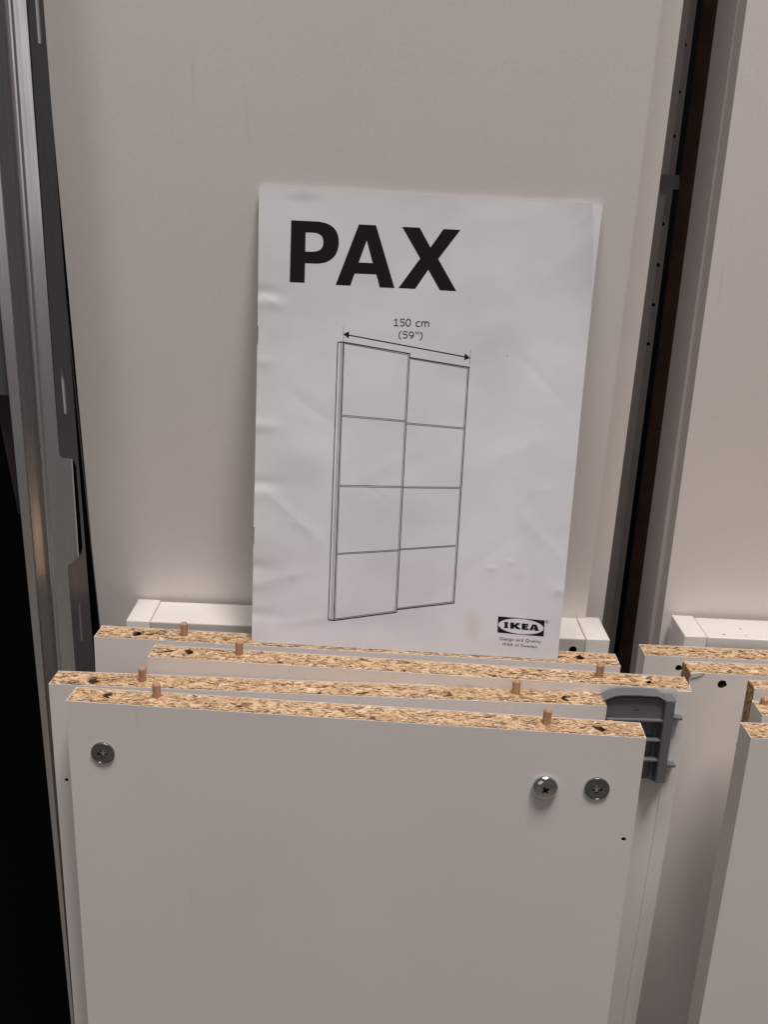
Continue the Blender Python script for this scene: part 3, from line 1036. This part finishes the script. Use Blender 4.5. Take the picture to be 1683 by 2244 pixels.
def page(u, v, off=0.0):
    a, b = u / HW, v / HH
    p = TLc.lerp(TRc, a).lerp(BLc.lerp(BRc, a), b)
    d = 0.0
    for (cu, cv, su, sv, amp) in DENTS:
        d += amp * math.exp(-((u - cu) / su) ** 2 - ((v - cv) / sv) ** 2)
    d += 0.75 * noise.noise(Vector((u / 60, v / 75, 3.1))) + 0.14 * noise.noise(Vector((u / 22, v / 21, 9.7)))
    for (u0, v0, u1, v1, wd, amp) in CREASES:                     # soft fold lines
        ex, ey = u1 - u0, v1 - v0
        k = min(1.0, max(0.0, ((u - u0) * ex + (v - v0) * ey) / (ex * ex + ey * ey)))
        r = math.hypot(u - u0 - ex * k, v - v0 - ey * k)
        if r < wd: d += amp * (1 - r / wd) ** 1.5 * math.sin(math.pi * (0.15 + 0.7 * k))
    d -= 3.6 * 4 * b * (1 - b) + 1.2 * math.sin(2 * math.pi * b)                  # sags back towards the panel
    return p + PNORM * (d * 0.001 + off)


def edge_cut(v):
    """the cover's outer edge stops short of the inner pages near the top"""
    b = v / HH
    return HW - max(0.0, 7.0 * (1 - b / 0.22) ** 1.0 if b < 0.22 else 0.0)


def curl(u, v):
    e = edge_cut(v)
    if v > 80: return 0.0
    k = max(0.0, (u - (e - 26)) / 26)
    return 0.0032 * k * k * (1 - v / 80)


def sheet(name, mat, off, t, nu, nv, right=lambda v: HW, extra=lambda u, v: 0.0, ext=0.0):
    bm = bmesh.new()
    uvl = bm.loops.layers.uv.new('page')
    F, K, UV = [], [], {}
    for j in range(nv + 1):
        v = HH * j / nv
        rf, rk = [], []
        for i in range(nu + 1):
            u = (right(v) + ext) * i / nu
            a = bm.verts.new(page(u, v, off + extra(u, v))); b = bm.verts.new(page(u, v, off + extra(u, v) - t))
            UV[a] = UV[b] = (u / HW, v / HW)
            rf.append(a); rk.append(b)
        F.append(rf); K.append(rk)
    for j in range(nv):
        for i in range(nu):
            bm.faces.new((F[j][i], F[j + 1][i], F[j + 1][i + 1], F[j][i + 1]))
            bm.faces.new((K[j][i], K[j][i + 1], K[j + 1][i + 1], K[j + 1][i]))
    for j in range(nv):
        bm.faces.new((F[j][0], K[j][0], K[j + 1][0], F[j + 1][0]))
        bm.faces.new((F[j][nu], F[j + 1][nu], K[j + 1][nu], K[j][nu]))
    for i in range(nu):
        bm.faces.new((F[0][i], F[0][i + 1], K[0][i + 1], K[0][i]))
        bm.faces.new((F[nv][i], K[nv][i], K[nv][i + 1], F[nv][i + 1]))
    for f in bm.faces:
        for l in f.loops: l[uvl].uv = UV[l.vert]
    o = mesh_obj(name, bm, mat, book, True)
    o.data.set_sharp_from_angle(angle=math.radians(60))
    return o


book = empty('booklet', Matrix.Identity(4))
tag(book, 'white instruction booklet with black title and a line drawing of sliding doors', 'booklet')
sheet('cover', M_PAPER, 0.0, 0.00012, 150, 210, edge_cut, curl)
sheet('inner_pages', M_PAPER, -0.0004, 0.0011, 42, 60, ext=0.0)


def ink(name, loops_list, off=0.00009):
    """Printed shapes: each item is a list of loops in page millimetres, laid on the cover."""
    bm = bmesh.new()
    for loops in loops_list:
        flat = [p for l in loops for p in l]
        vs = [bm.verts.new((p[0], p[1], 0)) for p in flat]
        for tr in tessellate_polygon([[Vector((p[0], p[1], 0)) for p in l] for l in loops]):
            try: bm.faces.new([vs[i] for i in tr])
            except ValueError: pass
    for _ in range(5):
        es = [e for e in bm.edges if e.calc_length() > 5.0]
        if not es: break
        bmesh.ops.subdivide_edges(bm, edges=es, cuts=1)
        bmesh.ops.triangulate(bm, faces=bm.faces)
    for v in bm.verts:
        v.co = page(v.co.x, v.co.y, off + curl(v.co.x, v.co.y))
    return mesh_obj(name, bm, M_INK, book)


def pxl(pts, ox, oy, s):
    return [uv(ox + x / s, oy + y / s) for x, y in pts]


def bez(p0, p1, p2, p3, n=10):
    out = []
    for k in range(1, n + 1):
        t = k / n; a = 1 - t
        out.append((a ** 3 * p0[0] + 3 * a * a * t * p1[0] + 3 * a * t * t * p2[0] + t ** 3 * p3[0],
                    a ** 3 * p0[1] + 3 * a * a * t * p1[1] + 3 * a * t * t * p2[1] + t ** 3 * p3[1]))
    return out


S1 = (540, 390, 2.07375)
p_out = [(203, 192), (322, 198)] + bez((322, 198), (390, 203), (421, 238), (420, 293)) + bez((420, 293), (418, 355), (380, 390), (318, 389)) + \
        [(266, 387), (264, 476), (196, 473)]
p_in = [(269, 247), (302, 248)] + bez((302, 248), (335, 250), (350, 265), (349, 293)) + bez((349, 293), (348, 322), (332, 335), (298, 335)) + [(267, 334)]
a_out = [(511, 211), (589, 215), (673, 500), (606, 497), (590, 438), (492, 434), (472, 489), (405, 486)]
a_in = [(547, 284), (574, 387), (510, 384)]
x_out = [(708, 222), (788, 226), (837, 316), (896, 232), (973, 236), (872, 368), (954, 514), (879, 510), (827, 416), (767, 504), (691, 500), (790, 366)]
ink('title_lettering', [[pxl(p_out, *S1), pxl(p_in, *S1)], [pxl(a_out, *S1), pxl(a_in, *S1)], [pxl(x_out, *S1)]])


def text_loops(name, body, left_px, right_px, cap_px, cap_ref):
    """Letters from the built-in font, set along a baseline on the page."""
    cu = bpy.data.curves.new('txt', 'FONT'); cu.body = body; cu.resolution_u = 4
    cu.space_character = 1.06
    o = bpy.data.objects.new('txt', cu); COL.objects.link(o)
    bpy.context.view_layer.update()
    me = bpy.data.meshes.new_from_object(o.evaluated_get(bpy.context.evaluated_depsgraph_get()))
    co = [v.co.copy() for v in me.vertices]; fs = [tuple(p.vertices) for p in me.polygons]
    bpy.data.objects.remove(o); bpy.data.curves.remove(cu); bpy.data.meshes.remove(me)
    x0 = min(c.x for c in co); x1 = max(c.x for c in co)
    L = uv(*left_px); R = uv(*right_px); T = uv(*cap_px)
    sx = (R[0] - L[0]) / (x1 - x0)
    sy = (L[1] - T[1]) / cap_ref
    bm = bmesh.new()
    vs = []
    for c in co:
        u = L[0] + (c.x - x0) * sx
        v = L[1] + (R[1] - L[1]) * (u - L[0]) / (R[0] - L[0]) - c.y * sy
        vs.append(bm.verts.new(page(u, v, 0.00009)))
    for f in fs:
        try: bm.faces.new([vs[i] for i in f])
        except ValueError: pass
    return mesh_obj(name, bm, M_INK, book)


S5 = (700, 680, 4.608)
S6 = (690, 980, 4.608)
CAPREF = 0.70


def c5(x, y): return (700 + x / 4.608, 680 + y / 4.608)
def d5(x, y): return (690 + x / 4.608, 980 + y / 4.608)


def stroke(a, b, wpx):
    A = np.array(a); B = np.array(b)
    d = (B - A) / np.linalg.norm(B - A); nrm = np.array([-d[1], d[0]]) * wpx / 2
    e = d * wpx * 0.35
    return [[uv(*(A - e + nrm)), uv(*(B + e + nrm)), uv(*(B + e - nrm)), uv(*(A - e - nrm))]]




def arc(cx, cy, rx, ry, a0, a1, n=12):
    return [(cx + rx * math.cos(math.radians(a0 + (a1 - a0) * k / n)), cy + ry * math.sin(math.radians(a0 + (a1 - a0) * k / n))) for k in range(n + 1)]


# plain upright letter strokes: x right, y up, cap height 1
GL = {
    '1': (0.58, [[(0.06, 0.80), (0.30, 0.86), (0.34, 1.0), (0.34, 0.04)], [(0.06, 0.04), (0.60, 0.04)]]),
    '5': (0.60, [[(0.58, 0.96), (0.14, 0.96), (0.12, 0.56)] + arc(0.30, 0.31, 0.28, 0.29, 110, -130)]),
    '0': (0.62, [arc(0.32, 0.5, 0.26, 0.48, 90, 450, 26)]),
    '9': (0.62, [arc(0.31, 0.67, 0.24, 0.30, 0, 360, 22), [(0.55, 0.67)] + arc(0.18, 0.55, 0.37, 0.52, 0, -85)]),
    'c': (0.52, [arc(0.34, 0.36, 0.27, 0.34, 52, 308, 18)]),
    'm': (0.98, [[(0.10, 0.0), (0.10, 0.72)], arc(0.30, 0.46, 0.20, 0.24, 170, 0) + [(0.50, 0.0)], arc(0.70, 0.46, 0.20, 0.24, 170, 0) + [(0.90, 0.0)]]),
    '(': (0.36, [arc(0.56, 0.40, 0.42, 0.68, 118, 242)]),
    ')': (0.36, [arc(-0.16, 0.40, 0.42, 0.68, 62, -62)]),
    '"': (0.42, [[(0.12, 1.04), (0.12, 0.66)], [(0.34, 1.04), (0.34, 0.66)]]),
    ' ': (0.34, []),
}


def letter_strokes(body, left, right, cap, wmm):
    L, R, T = (np.array(uv(*q)) for q in (left, right, cap))
    adv = sum(GL[c][0] + 0.10 for c in body) - 0.10
    sx = (R[0] - L[0]) / adv; sy = L[1] - T[1]
    out, x = [], 0.0
    for ch in body:
        for path in GL[ch][1]:
            pts = []
            for (px, py) in path:
                u = L[0] + (x + px) * sx
                pts.append(np.array((u, L[1] + (R[1] - L[1]) * (x + px) / adv - py * sy)))
            lft, rgt = [], []
            for k, p in enumerate(pts):
                d = pts[min(k + 1, len(pts) - 1)] - pts[max(k - 1, 0)]
                d = d / np.linalg.norm(d); nn = np.array([-d[1], d[0]]) * wmm / 2
                lft.append(tuple(p + nn)); rgt.append(tuple(p - nn))
            for k in range(len(pts) - 1):
                out.append([[lft[k], lft[k + 1], rgt[k + 1], rgt[k]]])
        x += GL[ch][0] + 0.10
    return out


ink('size_lettering', letter_strokes('150 cm', c5(745, 157), c5(1110, 168), c5(745, 84), 0.62) +
    letter_strokes('(59")', c5(790, 278), c5(1046, 289), c5(790, 210), 0.62))

ST = [
    (c5(185, 325), d5(135, 1740), 1.9), (c5(220, 325), d5(165, 1745), 1.2), (c5(243, 165), c5(241, 325), 0.8),
    (c5(240, 325), d5(189, 1745), 2.2), (c5(251, 330), d5(203, 1735), 1.0),
    (c5(185, 325), c5(220, 318), 2.0), (c5(220, 318), c5(250, 322), 2.0),
    (c5(250, 322), c5(915, 438), 2.3), (c5(256, 335), c5(903, 452), 1.0),
    (c5(912, 438), d5(825, 1665), 1.9), (c5(897, 452), d5(810, 1655), 1.0),
    (c5(918, 477), c5(1515, 576), 2.3), (c5(918, 489), c5(1500, 588), 1.0),
    (c5(1511, 576), d5(1406, 1572), 1.9), (c5(1497, 590), d5(1393, 1560), 1.0),
    (c5(232, 1057), c5(862, 1113), 1.0), (c5(232, 1071), c5(862, 1126), 1.0),
    (c5(880, 1135), c5(1455, 1187), 1.0), (c5(880, 1148), c5(1455, 1199), 1.0),
    (d5(250, 382), d5(877, 395), 1.0), (d5(250, 397), d5(877, 408), 1.0),
    (d5(891, 400), d5(1462, 403), 1.0), (d5(890, 410), d5(1460, 416), 1.0),
    (d5(228, 1071), d5(845, 1035), 1.0), (d5(228, 1082), d5(845, 1046), 1.0),
    (d5(860, 1027), d5(1421, 990), 1.0), (d5(860, 1037), d5(1421, 1001), 1.0),
    (d5(189, 1749), d5(825, 1666), 2.3), (d5(203, 1734), d5(812, 1652), 1.0), (d5(135, 1740), d5(189, 1750), 2.3),
    (d5(830, 1639), d5(1407, 1572), 2.3), (d5(836, 1626), d5(1393, 1558), 1.0),
    (c5(285, 248), c5(1475, 470), 2.3), (c5(1529, 395), c5(1516, 550), 0.8),
]
draw = [stroke(*s) for s in ST]
draw += [[[uv(*c5(241, 240)), uv(*c5(300, 213)), uv(*c5(296, 286))]], [[uv(*c5(1521, 482)), uv(*c5(1470, 432)), uv(*c5(1462, 503))]]]
dot = (1112.8, 779.6)
draw.append([[uv(dot[0] + 1.3 * math.cos(k), dot[1] + 1.3 * math.sin(k)) for k in (0, 1.05, 2.09, 3.14, 4.19, 5.24)]])
ink('door_drawing', draw)

# emblem: black box with a pale oval and block letters
S4 = (1050, 1320, 8.295)
c00, c10, c11, c01 = [np.array(uv(1050 + x / 8.295, 1320 + y / 8.295)) for x, y in ((348, 253), (1197, 328), (1177, 622), (336, 547))]


def bx(a, b):
    return tuple((c00 * (1 - a) + c10 * a) * (1 - b) + (c01 * (1 - a) + c11 * a) * b)


rect = [bx(0, 0), bx(1, 0), bx(1, 1), bx(0, 1)]
oval = [bx(0.5 + 0.488 * math.cos(2 * math.pi * k / 56), 0.5 + 0.472 * math.sin(2 * math.pi * k / 56)) for k in range(56)]
T_, B_ = 0.305, 0.685
mid = (T_ + B_) / 2
gI = [(0.135, T_), (0.225, T_), (0.225, T_ + .07), (0.213, T_ + .09), (0.213, B_ - .09), (0.225, B_ - .07), (0.225, B_), (0.135, B_), (0.135, B_ - .07), (0.147, B_ - .09), (0.147, T_ + .09), (0.135, T_ + .07)]
gK = [(0.268, T_), (0.352, T_), (0.352, mid - .05), (0.405, T_), (0.478, T_), (0.478, T_ + .05), (0.410, mid - .01), (0.482, B_ - .06), (0.492, B_), (0.412, B_), (0.352, mid + .07), (0.352, B_), (0.268, B_)]
gE = [(0.515, T_), (0.658, T_), (0.658, T_ + .11), (0.590, T_ + .10), (0.590, mid - .05), (0.640, mid - .05), (0.640, mid + .05), (0.590, mid + .05), (0.590, B_ - .10), (0.660, B_ - .11), (0.660, B_), (0.515, B_)]
gA = [(0.742, T_), (0.832, T_), (0.892, B_), (0.800, B_), (0.793, B_ - .07), (0.752, B_ - .07), (0.745, B_), (0.680, B_)]
gAi = [(0.781, T_ + .11), (0.790, mid + .04), (0.757, mid + .04)]
em = [[rect, oval]] + [[[bx(*p) for p in g]] for g in (gI, gK, gE)] + [[[bx(*p) for p in gA], [bx(*p) for p in gAi]]]
rc = (1050 + 1237 / 8.295, 1320 + 352 / 8.295)
ring_o = [uv(rc[0] + 3.3 * math.cos(2 * math.pi * k / 18), rc[1] + 3.3 * math.sin(2 * math.pi * k / 18)) for k in range(18)]
ring_i = [uv(rc[0] + 2.6 * math.cos(2 * math.pi * k / 18), rc[1] + 2.6 * math.sin(2 * math.pi * k / 18)) for k in range(18)]
em.append([ring_o, ring_i])
ink('emblem_print', em)
S4f = lambda x, y: (1050 + x / 8.295, 1320 + y / 8.295)
text_loops('registered_mark', 'R', S4f(1228, 366), S4f(1248, 368), S4f(1228, 338), CAPREF)
text_loops('caption_lettering', 'Design and Quality', S4f(378, 683), S4f(1125, 738), S4f(378, 629), CAPREF)
text_loops('caption_lettering', 'IKEA of Sweden', S4f(430, 779), S4f(1055, 832), S4f(430, 728), CAPREF)

# staples along the fold
for vv in (87, 219):
    a = page(0.25, vv, 0.0004); b = page(0.25, vv + 11, 0.0004)
    ax = (b - a).normalized()
    bm = lathe_bm([(0.00035, 0), (0.00035, (b - a).length)], 8)
    s = mesh_obj('staple', bm, M_STAPLE, book)
    s.matrix_world = Matrix.Translation(a) @ ax.to_track_quat('Z', 'Y').to_matrix().to_4x4()

# ------------------------------------------------------------------ setting
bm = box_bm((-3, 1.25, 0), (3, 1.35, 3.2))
tag(mesh_obj('shade_backdrop', bm, M_SHADE), kind='structure')  # black backdrop added so the gaps read as deep shade
bm = box_bm((-3, -3, -0.1), (3, 1.25, 0))
tag(mesh_obj('floor', bm, M_FLOOR), kind='structure')
